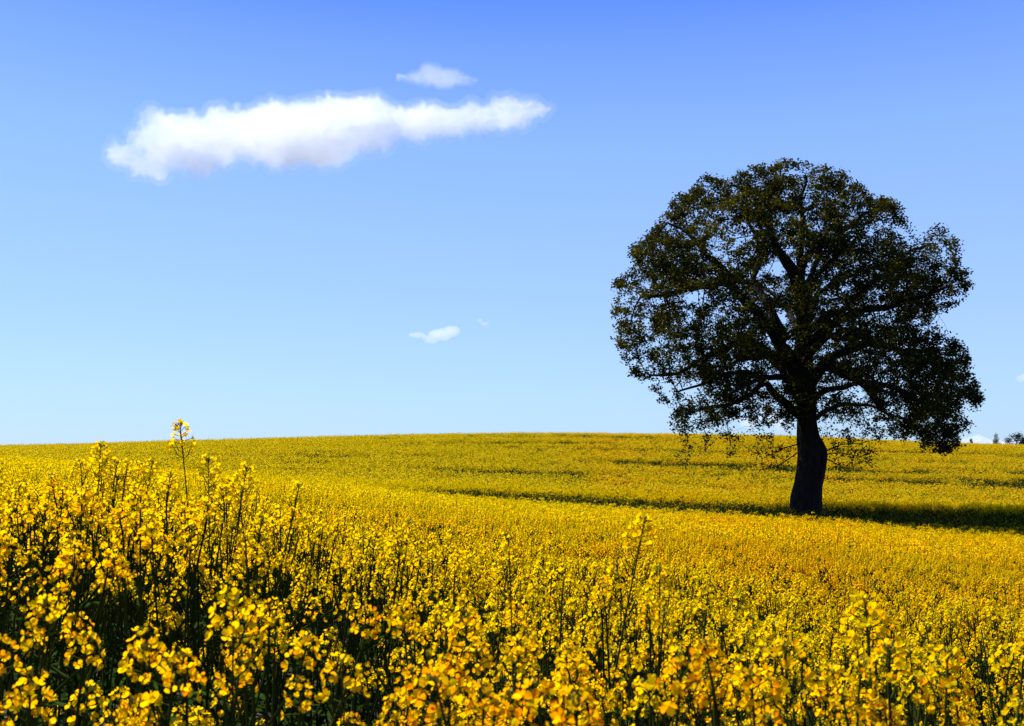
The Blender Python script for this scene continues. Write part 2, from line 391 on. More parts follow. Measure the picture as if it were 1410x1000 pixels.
for k in range(8):
    mb = MB()
    for j in range(44):
        tuft(mb, random.uniform(-PS/2, PS/2), random.uniform(-PS/2, PS/2), 1.22+random.gauss(0, .07), 4, 3, 0.024, False, 3)
    variant(vi, mb); vi += 1
IDX['patchgreen'] = list(range(vi, vi+4))
for k in range(4):
    mb = MB()
    for j in range(40):
        tuft(mb, random.uniform(-PS/2, PS/2), random.uniform(-PS/2, PS/2), 1.2+random.gauss(0, .07), 3, 3, 0.022, True, 8)
    variant(vi, mb); vi += 1

def jgrid(x0, x1, y0, y1, s, jit=0.45):
    xs = np.arange(x0, x1, s); ys = np.arange(y0, y1, s)
    X, Y = np.meshgrid(xs, ys); X = X.ravel()+rng.uniform(-jit, jit, X.size)*s; Y = Y.ravel()+rng.uniform(-jit, jit, Y.size)*s
    return X, Y
PX, PY, PI_, PSC, PRZ, PH = [], [], [], [], [], []
def put(x, y, idx, sc, hz):
    PX.append(x); PY.append(y); PI_.append(idx); PSC.append(sc); PRZ.append(rng.uniform(0, 2*math.pi, len(x))); PH.append(hz)
# close plants: the 300 nearest ones in view become things of their own
x, y = jgrid(-7, 7, 0.4, 6.6, 0.19)
d = np.hypot(x, y); m = (d > 1.15) & (d < 6.4) & (rng.random(len(x)) < np.clip(0.66+0.09*(d-1.2)-0.16*(x > 0)-1.0*np.clip(vnoise(x*2.3+40, y*2.3)-.5, 0, 1), 0.1, 1)); x, y, d = x[m], y[m], d[m]
hump = (vnoise(x*0.9+3, y*0.9)-.5)*0.10 + np.clip(rng.normal(0, 0.035, len(x)), -.06, .05)
hump += 0.08*np.exp(-((x/y+.42)/.2)**2)*np.exp(-((y-2.7)/.8)**2)
inv = (np.abs(x) < 0.535*y+0.12) & (y > 0.9)
order = np.argsort(np.where(inv, d, 1e9)); NI = min(262, int(inv.sum()))
near_ids = order[:NI]; rest = np.ones(len(x), bool); rest[near_ids] = False
near_pts = list(zip(x[near_ids], y[near_ids], hump[near_ids]))
put(x[rest], y[rest], rng.choice(IDX['near'][:6]+IDX['mid'], rest.sum()), 1+hump[rest]/1.25, np.ones(rest.sum()))
# middle distance
x, y = jgrid(-13, 13, 2, 17, 0.215); d = np.hypot(x, y); m = (d >= 6.4) & (d < 17) & (np.abs(x) < 0.78*y+1); x, y = x[m], y[m]
t = thin(x, y); m = rng.random(len(x)) > t*0.55; x, y, t = x[m], y[m], t[m]
s = 1+(vnoise(x*0.6+3, y*0.6)-.5)*0.07+rng.normal(0, 0.035, len(x))-0.42*t
put(x, y, rng.choice(IDX['mid'], len(x)), s, s)
# further
x, y = jgrid(-38, 38, 10, 50, 0.215); d = np.hypot(x, y); m = (d >= 17) & (y < 49) & (np.abs(x) < 0.74*y); x, y = x[m], y[m]
t = thin(x, y); m = (rng.random(len(x)) > t*0.3) & (np.hypot(x-13.6, y-46) > 0.95); x, y, t = x[m], y[m], t[m]
s = 1+(vnoise(x*0.35+3, y*0.35)-.5)*0.08+rng.normal(0, 0.04, len(x))-0.17*t
idx = np.where(t+rng.normal(0, .12, len(x)) > 0.36, rng.choice(IDX['fargreen'], len(x)), rng.choice(IDX['far'], len(x)))
put(x, y, idx, s, s)
# far slope in clumps
x, y = jgrid(-112, 112, 49, 150, PS*0.92, 0.2); m = np.abs(x) < 0.72*y+2; x, y = x[m], y[m]
t = thin(x, y); s = 1+(vnoise(x*0.12+3, y*0.3)-.5)*0.07+rng.normal(0, 0.03, len(x))-0.12*t
idx = np.where(t+rng.normal(0, .1, len(x)) > 0.38, rng.choice(IDX['patchgreen'], len(x)), rng.choice(IDX['patch'], len(x)))
put(x, y, idx, np.ones(len(x)), s)
X = np.concatenate(PX); Y = np.concatenate(PY); Z = ground_z(X, Y)-0.02
me = bpy.data.meshes.new('rapeseed_crop'); n = len(X)
me.vertices.add(n); me.vertices.foreach_set('co', np.stack([X, Y, Z], 1).astype(np.float32).ravel())
a = me.attributes.new('vidx', 'INT', 'POINT'); a.data.foreach_set('value', np.concatenate(PI_).astype(np.int32))
a = me.attributes.new('vscale', 'FLOAT_VECTOR', 'POINT'); sc = np.concatenate(PSC); hh = np.concatenate(PH)
a.data.foreach_set('vector', np.stack([sc, sc, hh*0+np.where(np.concatenate(PI_) >= IDX['patch'][0], hh, sc)], 1).astype(np.float32).ravel())
a = me.attributes.new('vrot', 'FLOAT_VECTOR', 'POINT'); rz = np.concatenate(PRZ)
isp = np.concatenate(PI_) >= IDX['patch'][0]
tx = np.where(isp, 0, rng.normal(0, .06, n)); ty = np.where(isp, 0, rng.normal(0, .06, n))
a.data.foreach_set('vector', np.stack([tx, ty, rz], 1).astype(np.float32).ravel())
crop = link(bpy.data.objects.new('rapeseed_crop', me))
tag(crop, 'yellow flowering rapeseed crop covering the whole field up to the skyline', 'crop', kind='stuff')
ng = bpy.data.node_groups.new('crop_nodes', 'GeometryNodeTree')
ng.interface.new_socket('Geometry', in_out='INPUT', socket_type='NodeSocketGeometry')
ng.interface.new_socket('Geometry', in_out='OUTPUT', socket_type='NodeSocketGeometry')
gi = ng.nodes.new('NodeGroupInput'); go = ng.nodes.new('NodeGroupOutput')
iop = ng.nodes.new('GeometryNodeInstanceOnPoints'); ci = ng.nodes.new('GeometryNodeCollectionInfo')
ci.inputs['Collection'].default_value = VARC; ci.inputs['Separate Children'].default_value = True; ci.inputs['Reset Children'].default_value = True
iop.inputs['Pick Instance'].default_value = True
def nattr(name, typ):
    q = ng.nodes.new('GeometryNodeInputNamedAttribute'); q.data_type = typ; q.inputs['Name'].default_value = name
    return q.outputs['Attribute']
ng.links.new(gi.outputs[0], iop.inputs['Points']); ng.links.new(ci.outputs[0], iop.inputs['Instance'])
ng.links.new(nattr('vidx', 'INT'), iop.inputs['Instance Index'])
ng.links.new(nattr('vrot', 'FLOAT_VECTOR'), iop.inputs['Rotation']); ng.links.new(nattr('vscale', 'FLOAT_VECTOR'), iop.inputs['Scale'])
ng.links.new(iop.outputs[0], go.inputs[0])
md = crop.modifiers.new('crop', 'NODES'); md.node_group = ng

# ---- individual plants with their parts
def build_plant(parts, name='rapeseed_plant'):
    st, lf, heads = parts
    root = bpy.data.objects.new(name, None); root.empty_display_size = 0.2; link(root)
    link(bpy.data.objects.new('stem', st.mesh('stem', [STEM], True)), root)
    link(bpy.data.objects.new('foliage', lf.mesh('foliage', [RLEAF])), root)
    for p, gmb in heads:
        mb = MB(); mb.v = list(gmb.v); mb.n = gmb.n; mb.f = list(gmb.f); mb.m = [2 if q_ else 0 for q_ in gmb.m]; mb.merge(p, 3)
        link(bpy.data.objects.new('flower_head', mb.mesh('flower_head', MATS)), root)
    return root
def copy_tree(o):
    c = o.copy(); COL.objects.link(c)
    for ch in o.children:
        k = ch.copy(); COL.objects.link(k); k.parent = c
    return c
zones = [('left', 'rapeseed plant of the dense flowering rows nearest the viewer on the left of the field', 'near rapeseed plants on the left'),
         ('mid', 'rapeseed plant of the dense flowering rows nearest the viewer in the middle of the field', 'near rapeseed plants in the middle'),
         ('right', 'rapeseed plant of the dense flowering rows nearest the viewer on the right of the field', 'near rapeseed plants on the right')]
roots = [build_plant(p) for p in protos]; fresh = [True]*9
for i, (x, y, h) in enumerate(near_pts):
    k = random.randrange(9)
    if fresh[k]: o = roots[k]; fresh[k] = False
    else: o = copy_tree(roots[k])
    o.location = (x, y, gz(x, y)-0.01); s = 1+h/1.25
    o.scale = (s, s, s); o.rotation_euler = (random.gauss(0, .07), random.gauss(0, .07), random.uniform(0, 6.28))
    u = x/y; z = 0 if u < -0.17 else (1 if u < 0.17 else 2)
    tag(o, zones[z][1], 'rapeseed plant', zones[z][2])
for k in range(9):
    if fresh[k]:
        for ch in list(roots[k].children): bpy.data.objects.remove(ch)
        bpy.data.objects.remove(roots[k])
# ---- plants that stand out, each with its own shape: (px, row of its top, distance, branches, lean, lone, label)
SPECIAL = [
  (247, 580, 2.55, 2, -0.09, True,  'tallest rapeseed plant, its single bloom alone against the sky on a bare stem'),
 (137, 609, 2.8, 8, 0.03, False, 'upright rapeseed plant whose pointed tip just reaches the skyline at the far left'),
 (190, 636, 2.9, 7, 0.05, False, 'rapeseed plant with a loose round bloom between the skyline plant and the tallest one'),
 (285, 628, 2.5, 8, -0.03, False, 'rapeseed plant with an umbrella shaped bloom just right of the tallest stem'),
 (338, 640, 2.4, 8, 0.12, False, 'rapeseed plant leaning right, second one right of the tallest stem'),
 (427, 700, 3.0, 6, 0.06, False, 'bushy rapeseed plant with curved branches left of the centre of the field'),
 (545, 728, 2.5, 5, -0.08, False, 'rapeseed plant with a dark slanting stem near the middle of the foreground'),
 (700, 735, 2.0, 6, -0.03, False, 'rapeseed plant with large bright blooms in the middle of the foreground'),
 (888, 712, 2.0, 3, 0.17, True, 'rapeseed plant with long slanting stem topped by two bright petals, below the oak'),
 (850, 772, 2.1, 5, -0.10, False, 'rapeseed plant with a forked stem left of the long slanting stem'),
 (910, 778, 1.8, 5, 0.02, False, 'rapeseed plant with bright yellow blooms right under the long slanting stem'),
 (1195, 820, 1.45, 5, -0.03, False, 'rapeseed plant with a blurred orange bloom in the right foreground'),
 (1085, 885, 1.3, 5, 0.0, False, 'low rapeseed plant with big orange yellow petals left of the blurred orange bloom'),
 (1310, 895, 1.3, 5, 0.05, False, 'low rapeseed plant with an arching branch in the right corner of the foreground'),
 (318, 818, 1.3, 6, -0.02, False, 'rapeseed plant with the biggest cluster of bright petals in the left foreground'),
 (60, 825, 1.3, 6, 0.03, False, 'rapeseed plant with a big blurred cluster of petals in the left corner'),
 (640, 840, 1.5, 6, -0.03, False, 'rapeseed plant with warm blurred blooms low in the middle of the foreground'),
 (470, 905, 1.3, 5, 0.0, False, 'low rapeseed plant with open four petalled flowers between the left and middle clusters'),
 (235, 905, 1.22, 5, 0.02, False, 'low rapeseed plant with a compact bright cluster near the lower left edge')]
for px, row, Yd, nb, lean, lone, lab in SPECIAL:
    p = at(px, row, Yd); z0 = gz(p.x, p.y); H = max(0.9, p.z-z0)
    o = build_plant(rape_plant(0, H=H, nbr=nb, lone=lone, lean=lean))
    o.location = (p.x-lean, p.y, z0-0.01)
    tag(o, lab, 'rapeseed plant')

# ---- grass and weeds at the edge of the crop
N_ = 5200
bx = rng.uniform(-2.6, 2.6, N_); by = rng.uniform(0.55, 3.2, N_); bz = ground_z(bx, by)
hgt = rng.uniform(.25, .78, N_)*np.clip(1.25-by*.15, .5, 1.1); ang = rng.uniform(0, 6.28, N_); wd = rng.uniform(.004, .009, N_)
sx, sy = np.cos(ang)*wd, np.sin(ang)*wd; lx, ly = rng.normal(0, .10, N_), rng.normal(0, .10, N_)
Q1 = np.stack([np.stack([bx-sx, by-sy, bz], 1), np.stack([bx+sx, by+sy, bz], 1),
               np.stack([bx+sx*.8+lx*.4, by+sy*.8+ly*.4, bz+hgt*.6], 1), np.stack([bx-sx*.8+lx*.4, by-sy*.8+ly*.4, bz+hgt*.6], 1)], 1)
Q2 = np.stack([Q1[:, 3], Q1[:, 2], np.stack([bx+lx+sx*.1, by+ly+sy*.1, bz+hgt], 1), np.stack([bx+lx-sx*.1, by+ly-sy*.1, bz+hgt], 1)], 1)
o = link(bpy.data.objects.new('grass', quad_mesh('grass', np.concatenate([Q1, Q2]), GRASS)))
tag(o, 'long green grass blades growing under the nearest rapeseed plants', 'grass', kind='stuff')

# ------------------------------------------------------------------ the oak
TY = 46.0; MPP = TY/FPX
oak = empty('oak_tree', (at(1109, 720, TY).x, TY, gz(at(1109, 720, TY).x, TY)))
tag(oak, 'big solitary oak with a broad domed crown and thick dark trunk in the yellow field', 'tree')
OB = oak.location.copy()
def orow(px, row, dy=0.0):
    """point at photo pixel, dy metres behind the trunk plane"""
    return at(px, row, TY+dy)
TR = [(742, 1072, 1144), (732, 1077, 1139), (720, 1081, 1136), (700, 1085, 1134), (688, 1086, 1133), (670, 1090, 1134), (655, 1093, 1137), (642, 1095, 1140), (630, 1096, 1142), (619, 1096, 1141),
      (610, 1096, 1136), (600, 1096, 1130), (585, 1096, 1127), (565, 1096, 1126), (545, 1094, 1126), (520, 1091, 1124), (500, 1090, 1121),
      (480, 1092, 1119), (460, 1094, 1118), (440, 1095, 1117), (420, 1095, 1115), (400, 1095, 1112), (382, 1095, 1109), (365, 1097, 1107)]
tv, tf = [], []
SID = 40; rr = np.linspace(742, 366, 110)
Lf = np.interp(-rr, [-t[0] for t in TR], [t[1] for t in TR]); Rt = np.interp(-rr, [-t[0] for t in TR], [t[2] for t in TR])
for i, r in enumerate(rr):
    c = orow((Lf[i]+Rt[i])/2, r); rad = (Rt[i]-Lf[i])/2*MPP*0.87
    for k in range(SID):
        t = 2*math.pi*k/SID
        n1 = mnoise.noise(Vector((math.cos(t)*2.2, math.sin(t)*2.2, c.z*0.5)))
        n2 = mnoise.noise(Vector((math.cos(t)*7, math.sin(t)*7, c.z*1.3+9)))
        flare = max(0, (r-690)/50)*0.08*(0.5+0.5*math.cos(t*5+1))
        q = rad*(1+0.05*n1+0.07*n2+flare)
        tv.append(c+Vector((math.cos(t)*q, math.sin(t)*q*0.95, 0))-OB)
for i in range(len(rr)-1):
    for k in range(SID):
        k2 = (k+1) % SID; tf.append((i*SID+k, i*SID+k2, (i+1)*SID+k2, (i+1)*SID+k))
tf.append(tuple((len(rr)-1)*SID+k for k in range(SID)))
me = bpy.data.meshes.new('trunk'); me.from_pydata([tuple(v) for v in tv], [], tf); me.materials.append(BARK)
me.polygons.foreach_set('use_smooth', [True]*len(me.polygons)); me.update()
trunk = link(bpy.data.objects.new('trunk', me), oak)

# limbs: (px, row, metres behind trunk plane) ..., start radius, end radius
LIMBS = [
 ([(1100, 528, 0), (1085, 490, -.3), (1064, 462, -.8), (1042, 429, -1.3), (1022, 405, -1.6), (1003, 393, -1.8), (976, 391, -2.0), (945, 402, -2.2), (915, 408, -2.2), (880, 408, -2.4)], .36, .06),
 ([(1012, 397, -1.7), (995, 372, -1.6), (970, 345, -1.5), (945, 322, -1.6), (920, 305, -1.4)], .17, .05),
 ([(1083, 468, -.5), (1060, 425, 0), (1044, 402, .4), (1038, 382, .8), (1046, 356, 1.0), (1040, 325, 1.3), (1022, 290, 1.6)], .22, .06),
 ([(1101, 540, 0), (1075, 506, .5), (1045, 477, 1.0), (1018, 470, 1.4), (990, 484, 1.8), (960, 500, 2.2), (925, 515, 2.6), (895, 515, 3.0)], .30, .05),
 ([(1104, 575, 0), (1086, 560, -.5), (1066, 543, -1.1), (1054, 528, -1.6), (1032, 541, -2.0), (1006, 554, -2.4), (975, 562, -2.8), (945, 572, -3.0)], .22, .04),
 ([(1054, 529, -1.6), (1030, 512, -2.2), (1000, 515, -2.8), (965, 530, -3.2), (935, 540, -3.5)], .13, .04),
 ([(1110, 490, 0), (1120, 472, -.3), (1138, 454, -.8), (1166, 436, -1.2), (1192, 427, -1.6), (1230, 422, -2.0), (1268, 410, -2.2), (1305, 395, -2.4)], .27, .05),
 ([(1108, 470, 0), (1117, 451, .3), (1136, 438, .8), (1156, 430, 1.3), (1185, 405, 1.8), (1215, 378, 2.2), (1245, 350, 2.6), (1285, 335, 3.0)], .22, .05),
 ([(1110, 545, 0), (1120, 524, .5), (1138, 500, 1.0), (1160, 484, 1.5), (1195, 475, 2.0), (1235, 480, 2.6), (1275, 498, 3.0), (1315, 520, 3.2)], .28, .05),
 ([(1112, 535, 0), (1134, 508, -.8), (1160, 516, -1.3), (1186, 526, -1.7), (1204, 546, -2.0), (1213, 562, -2.1)], .19, .15),
 ([(1186, 526, -1.7), (1215, 530, -2.3), (1250, 545, -2.8), (1285, 570, -3.2), (1300, 598, -3.4)], .13, .04),
 ([(1112, 585, 0), (1130, 570, .6), (1160, 558, 1.2), (1200, 560, 1.8), (1240, 575, 2.2), (1270, 590, 2.4)], .14, .03),
 ([(1102, 410, 0), (1096, 382, -.2), (1083, 356, -.4), (1068, 336, -.6), (1055, 305, -.8), (1035, 270, -1.0), (1010, 255, -1.0)], .24, .06),
 ([(1101, 400, 0), (1103, 370, .2), (1112, 352, .4), (1128, 341, .8), (1155, 325, 1.0), (1185, 300, 1.2), (1215, 285, 1.4)], .20, .06),
 ([(1102, 380, 0), (1102, 350, 0), (1106, 310, .2), (1104, 275, .3), (1110, 245, .3)], .20, .05),
 # limbs that come towards the viewer or go away behind the trunk
 ([(1104, 540, -.3), (1080, 520, -1.8), (1050, 520, -3.6), (1020, 535, -5.2), (1000, 545, -6.2)], .20, .05),
 ([(1108, 500, -.3), (1130, 470, -1.8), (1165, 455, -3.8), (1195, 460, -5.4)], .20, .05),
 ([(1106, 470, .3), (1085, 430, 2.0), (1060, 400, 4.0), (1030, 390, 5.6)], .20, .05),
 ([(1108, 455, .3), (1125, 410, 2.2), (1150, 385, 4.2), (1180, 380, 5.8)], .20, .05),
 ([(1104, 430, -.3), (1090, 390, -1.6), (1070, 345, -3.0), (1055, 310, -4.0)], .18, .05),
 ([(1104, 410, .2), (1120, 370, 1.6), (1135, 325, 3.0), (1140, 290, 3.8)], .18, .05),
 ([(1110, 520, .3), (1140, 500, 2.4), (1180, 510, 4.6), (1215, 530, 6.0)], .18, .05),
 ([(1100, 505, .3), (1060, 490, 2.2), (1010, 500, 4.2), (970, 520, 5.4)], .18, .05),
 ([(1106, 425, -.3), (1125, 385, -1.8), (1150, 350, -3.2), (1175, 325, -4.2)], .18, .05),
 ([(1110, 555, -.2), (1140, 535, -2.2), (1185, 530, -4.2), (1230, 545, -5.6)], .17, .05),
 # thin shoots low on the trunk, right of the burl and left
 ([(1136, 622, -.2), (1160, 612, -.6), (1185, 610, -1.0), (1205, 606, -1.3)], .035, .012),
 ([(1138, 632, -.1), (1155, 640, -.4), (1168, 650, -.6)], .03, .01),
 ([(1136, 626, .1), (1160, 624, .5), (1190, 630, .9)], .03, .01),
 ([(1100, 612, -.2), (1085, 615, -.5), (1068, 622, -.9), (1050, 632, -1.2)], .03, .01),
 ([(1100, 622, .1), (1080, 636, .5), (1060, 645, .9), (1035, 648, 1.2)], .03, .01),
]
POLY = [(1105, 220), (1135, 222), (1160, 235), (1185, 250), (1205, 268), (1225, 272), (1240, 285), (1250, 305), (1262, 322), (1275, 312), (1300, 312), (1317, 325), (1321, 345), (1320, 362), (1330, 372), (1338, 392), (1333, 408),
 (1315, 420), (1303, 433), (1290, 432), (1296, 448), (1312, 462), (1328, 475), (1336, 495), (1334, 512), (1348, 530), (1356, 545), (1348, 560), (1334, 568), (1342, 583), (1330, 595), (1318, 615), (1300, 625), (1280, 620),
 (1268, 603), (1245, 592), (1215, 586), (1190, 600), (1160, 606), (1135, 600), (1125, 585), (1098, 585), (1090, 600), (1060, 608), (1020, 604), (990, 606), (960, 600), (935, 597), (921, 590), (930, 570), (940, 552), (915, 554), (900, 545), (893, 530), (870, 515), (857, 490),
 (845, 455), (842, 430), (846, 402), (845, 385), (865, 377), (873, 362), (862, 347), (878, 332), (900, 318), (913, 300), (925, 285), (932, 267), (955, 257), (965, 243), (978, 242), (987, 250), (1005, 246), (1025, 230), (1050, 226), (1075, 223)]
PA = np.array(POLY, float)
def inside(px, py):
    c = np.zeros(len(px), bool); n = len(PA); j = n-1
    for i in range(n):
        xi, yi = PA[i]; xj, yj = PA[j]
        k = ((yi > py) != (yj > py)) & (px < (xj-xi)*(py-yi)/(yj-yi+1e-12)+xi); c ^= k; j = i
    return c
def edge_d(px, py):
    best = np.full(len(px), 1e9); n = len(PA)
    for i in range(n):
        a = PA[i]; b = PA[(i+1) % n]; ab = b-a; t = np.clip(((px-a[0])*ab[0]+(py-a[1])*ab[1])/(ab@ab), 0, 1)
        best = np.minimum(best, np.hypot(px-a[0]-t*ab[0], py-a[1]-t*ab[1]))
    return best
# gaps of open air between the boughs: (px, row, rx, ry)
GAPS = [(1068, 368, 16, 14), (957, 411, 24, 9), (1180, 541, 17, 13), (1092, 385, 6, 12), (1075, 440, 12, 8), (1135, 470, 16, 7), (1040, 380, 14, 8), (1300, 438, 16, 10), (1262, 440, 6, 6),
        (1040, 500, 14, 7), (1070, 520, 10, 12), (1005, 365, 10, 5), (960, 535, 13, 8), (1235, 570, 14, 8), (905, 415, 14, 6), (1130, 590, 30, 12), (1010, 585, 20, 9), (1215, 400, 7, 6), (1125, 310, 8, 6), (945, 470, 10, 5), (1165, 395, 9, 6),
        (1225, 590, 16, 10), (1085, 345, 6, 8), (1150, 530, 12, 6), (1020, 505, 10, 5), (1075, 590, 20, 14)]
NA = 60000
ax_ = rng.uniform(838, 1360, NA); ay_ = rng.uniform(215, 628, NA); m = inside(ax_, ay_); ax_, ay_ = ax_[m], ay_[m]
ed = edge_d(ax_, ay_)*MPP; Rm = 7.3
hd = np.sqrt(np.maximum(0.12, Rm**2-(Rm-np.minimum(ed, Rm))**2))
dep = rng.uniform(-1, 1, len(ax_)); dep = np.sign(dep)*np.abs(dep)**0.75*hd
keep = np.ones(len(ax_), bool)
for gx_, gy_, rx_, ry_ in GAPS:
    q = ((ax_-gx_)/rx_)**2+((ay_-gy_)/ry_)**2; keep &= ~((q < 1) & (rng.random(len(ax_)) < 0.93))
pr = 0.42+0.50*hd/7.3       # keep volume density even
pr *= np.where(ay_ > 555, 0.7, 1.0)*np.where(ay_ > 585, 0.8, 1.0)*np.where(ax_ < 900, 0.85, 1.0)
pr = np.where((ax_ > 1250) & (ay_ > 480), np.minimum(1, pr*1.35), pr)
keep &= rng.random(len(ax_)) < pr
ax_, ay_, dep = ax_[keep], ay_[keep], dep[keep]
pts = np.array([orow(a_, b_, c_) for a_, b_, c_ in zip(ax_, ay_, dep)])
nz = np.array([mnoise.noise(Vector(p)*0.6)+0.6*mnoise.noise(Vector(p)*1.9) for p in pts])
thr = np.where(ay_ < 290, -0.10, 0.07); thr = np.where((ax_ > 1170) & (ay_ > 330) & (ay_ < 570), -0.10, thr); thr = np.where((ax_ > 940) & (ax_ < 1060) & (ay_ > 440) & (ay_ < 560), -0.02, thr)
thr = np.where((ax_ < 955) & (ay_ > 300) & (ay_ < 400), -0.30, thr)
pts = pts[nz > thr]
ex = []                                    # sparse twigs hanging low
def sparse(n, x0, x1, y0, y1, d0, d1):
    for _ in range(n): ex.append(orow(random.uniform(x0, x1), random.uniform(y0, y1), random.uniform(d0, d1)))
sparse(110, 1142, 1208, 603, 645, -1.6, 1.4); sparse(70, 1025, 1092, 604, 650, -1.6, 1.6); sparse(35, 932, 962, 592, 640, -3.6, -2.4)
sparse(20, 1000, 1020, 600, 632, -3, -2); sparse(30, 1215, 1250, 588, 608, 1, 3); sparse(16, 968, 980, 598, 622, -3, -2)
sparse(260, 1262, 1318, 560, 622, -4.5, 0.5); sparse(60, 1225, 1262, 575, 600, -3, 2); sparse(70, 925, 1000, 560, 600, -4, -1); sparse(40, 1060, 1098, 560, 600, -2, 2); sparse(60, 1128, 1215, 585, 606, -1, 3)
pts = np.concatenate([pts, np.array(ex)])
MAXA = 10500
if len(pts) > MAXA: pts = pts[np.concatenate([rng.choice(len(pts)-len(ex), MAXA-len(ex), replace=False), np.arange(len(pts)-len(ex), len(pts))])]
# skeleton
npos, npar, nlimb, nmin = [], [], [], []
for li, (ctrl, r0, r1) in enumerate(LIMBS):
    P = [orow(*c) for c in ctrl]; dense = []
    for i in range(len(P)-1):
        p0 = P[max(i-1, 0)]; p1 = P[i]; p2 = P[i+1]; p3 = P[min(i+2, len(P)-1)]; m_ = max(2, int((p2-p1).length/0.28))
        for j in range(m_):
            t = j/m_; dense.append(0.5*((2*p1)+(p2-p0)*t+(2*p0-5*p1+4*p2-p3)*t*t+(3*p1-p0-3*p2+p3)*t**3))
    dense.append(P[-1])
    for i, p in enumerate(dense):
        f = i/(len(dense)-1)
        p = p + Vector((mnoise.noise(p*0.9), mnoise.noise(p*0.9+Vector((7, 7, 7))), mnoise.noise(p*0.9+Vector((3, 1, 9)))))*0.16*min(1, f*4)*min(1, r0*6)
        npar.append(len(npos)-1 if i else -1); npos.append(p); nlimb.append(li); nmin.append(r0*(1-f)**1.0+r1*f)
NSK = len(npos)
STEP = 0.26; alive = [Vector(p) for p in pts]; tips = []
for it in range(46):
    if not alive: break
    kd = kdtree.KDTree(len(npos))
    for i, p in enumerate(npos): kd.insert(p, i)
    kd.balance()
    acc = {}; still = []
    for p in alive:
        co, i, dd = kd.find(p)
        if dd < 0.34: tips.append((p, i)); continue
        still.append(p)
        if dd < 1.9: acc.setdefault(i, []).append((p-co).normalized())
    alive = still
    for i, ds in acc.items():
        d = Vector((0, 0, 0))
        for q in ds: d += q
        if d.length < 0.05: d = ds[0].copy()
        d.normalize(); d = (d+rvec(.16)+Vector((0, 0, -0.06 if npos[i].z < OB.z+7 else 0.05))).normalized()
        npos.append(npos[i]+d*STEP*random.uniform(.8, 1.15)); npar.append(i); nlimb.append(nlimb[i]); nmin.append(0.0)
NN = len(npos); children = [[] for _ in range(NN)]
for i, p in enumerate(npar):
    if p >= 0: children[p].append(i)
acc_r = [0.0]*NN
for i in range(NN-1, -1, -1):
    if i >= NSK or not children[i]:
        acc_r[i] = max(acc_r[i], 0.0)
# new nodes always follow their parent in the list, so a reverse sweep is enough
E = 2.35
for i in range(NN-1, -1, -1):
    s_ = acc_r[i] if acc_r[i] > 0 else 0.0095**E
    acc_r[i] = s_
    if npar[i] >= 0: acc_r[npar[i]] += s_*1.01
rad = [max(nmin[i], min(acc_r[i]**(1/E), 0.16 if i >= NSK else 9) if i >= NSK else 0.0) for i in range(NN)]
for i in range(NSK, NN):
    rad[i] = min(rad[i], rad[npar[i]]*0.92) if npar[i] >= 0 else rad[i]
limb_mb = [MB() for _ in LIMBS]
visited = [False]*NN
order = list(range(NN))
def main_child(i):
    ch = [c for c in children[i] if not visited[c]]
    if not ch: return None
    sk = [c for c in ch if c < NSK]
    return sk[0] if sk else max(ch, key=lambda c: rad[c])
starts = [i for i in range(NN) if npar[i] < 0]
stack = [(None, i) for i in starts]
while stack:
    par, i = stack.pop()
    if visited[i]: continue
    chain = [par, i] if par is not None else [i]; visited[i] = True; cur = i
    while True:
        c = main_child(cur)
        if c is None: break
        visited[c] = True; chain.append(c); cur = c
    for c in chain[(1 if par is not None else 0):]:
        for k in children[c]:
            if not visited[k]: stack.append((c, k))
    if len(chain) < 2: continue
    rs = [rad[c] for c in chain]
    if par is not None: rs[0] = rs[1]*1.05
    big = max(rs)
    sides = 12 if big > .12 else (7 if big > .05 else (4 if big > .02 else 3))
    if i >= NSK and chain[-1] >= NSK: rs[-1] = min(rs[-1], .006)
    limb_mb[nlimb[i]].tube([npos[c]-OB for c in chain], rs, sides, 0, True)
for li, mb in enumerate(limb_mb):
    link(bpy.data.objects.new('limb' if LIMBS[li][1] > .05 else 'shoot', mb.mesh('limb', [BARK], True)), trunk)
# leaves in small sprays round the twig ends
tp = np.array([tuple(t[0]) for t in tips]); tn = np.array([tuple(npos[t[1]]) for t in tips])
LPC = 21
low = np.array([(t[0].z < row_z(585, TY)) for t in tips])
vlow = np.array([(t[0].z < row_z(607, TY)) for t in tips])
px_low = np.array([t[0].x > at(1255, 600, TY).x for t in tips])
cnt = np.where(px_low, 16, np.where(vlow, 4, np.where(low, 9, LPC))); ridx = np.repeat(np.arange(len(tp)), cnt)
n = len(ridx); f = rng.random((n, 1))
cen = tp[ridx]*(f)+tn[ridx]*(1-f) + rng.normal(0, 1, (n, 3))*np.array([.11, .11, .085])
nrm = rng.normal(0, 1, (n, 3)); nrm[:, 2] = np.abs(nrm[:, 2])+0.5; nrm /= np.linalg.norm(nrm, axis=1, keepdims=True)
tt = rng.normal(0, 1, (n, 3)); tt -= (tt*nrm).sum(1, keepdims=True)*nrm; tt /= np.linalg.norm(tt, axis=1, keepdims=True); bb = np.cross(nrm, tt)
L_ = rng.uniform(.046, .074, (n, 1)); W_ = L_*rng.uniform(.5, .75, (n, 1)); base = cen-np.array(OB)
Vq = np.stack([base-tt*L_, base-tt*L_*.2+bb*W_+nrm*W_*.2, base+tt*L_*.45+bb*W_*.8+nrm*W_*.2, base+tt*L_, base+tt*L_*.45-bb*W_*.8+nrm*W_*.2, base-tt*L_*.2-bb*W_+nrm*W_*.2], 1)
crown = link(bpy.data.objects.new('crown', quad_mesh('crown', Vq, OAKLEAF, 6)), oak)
print('tree nodes', NN, 'tips', len(tips), 'leaves', n, 'crop points', len(X), 'left', len(alive))

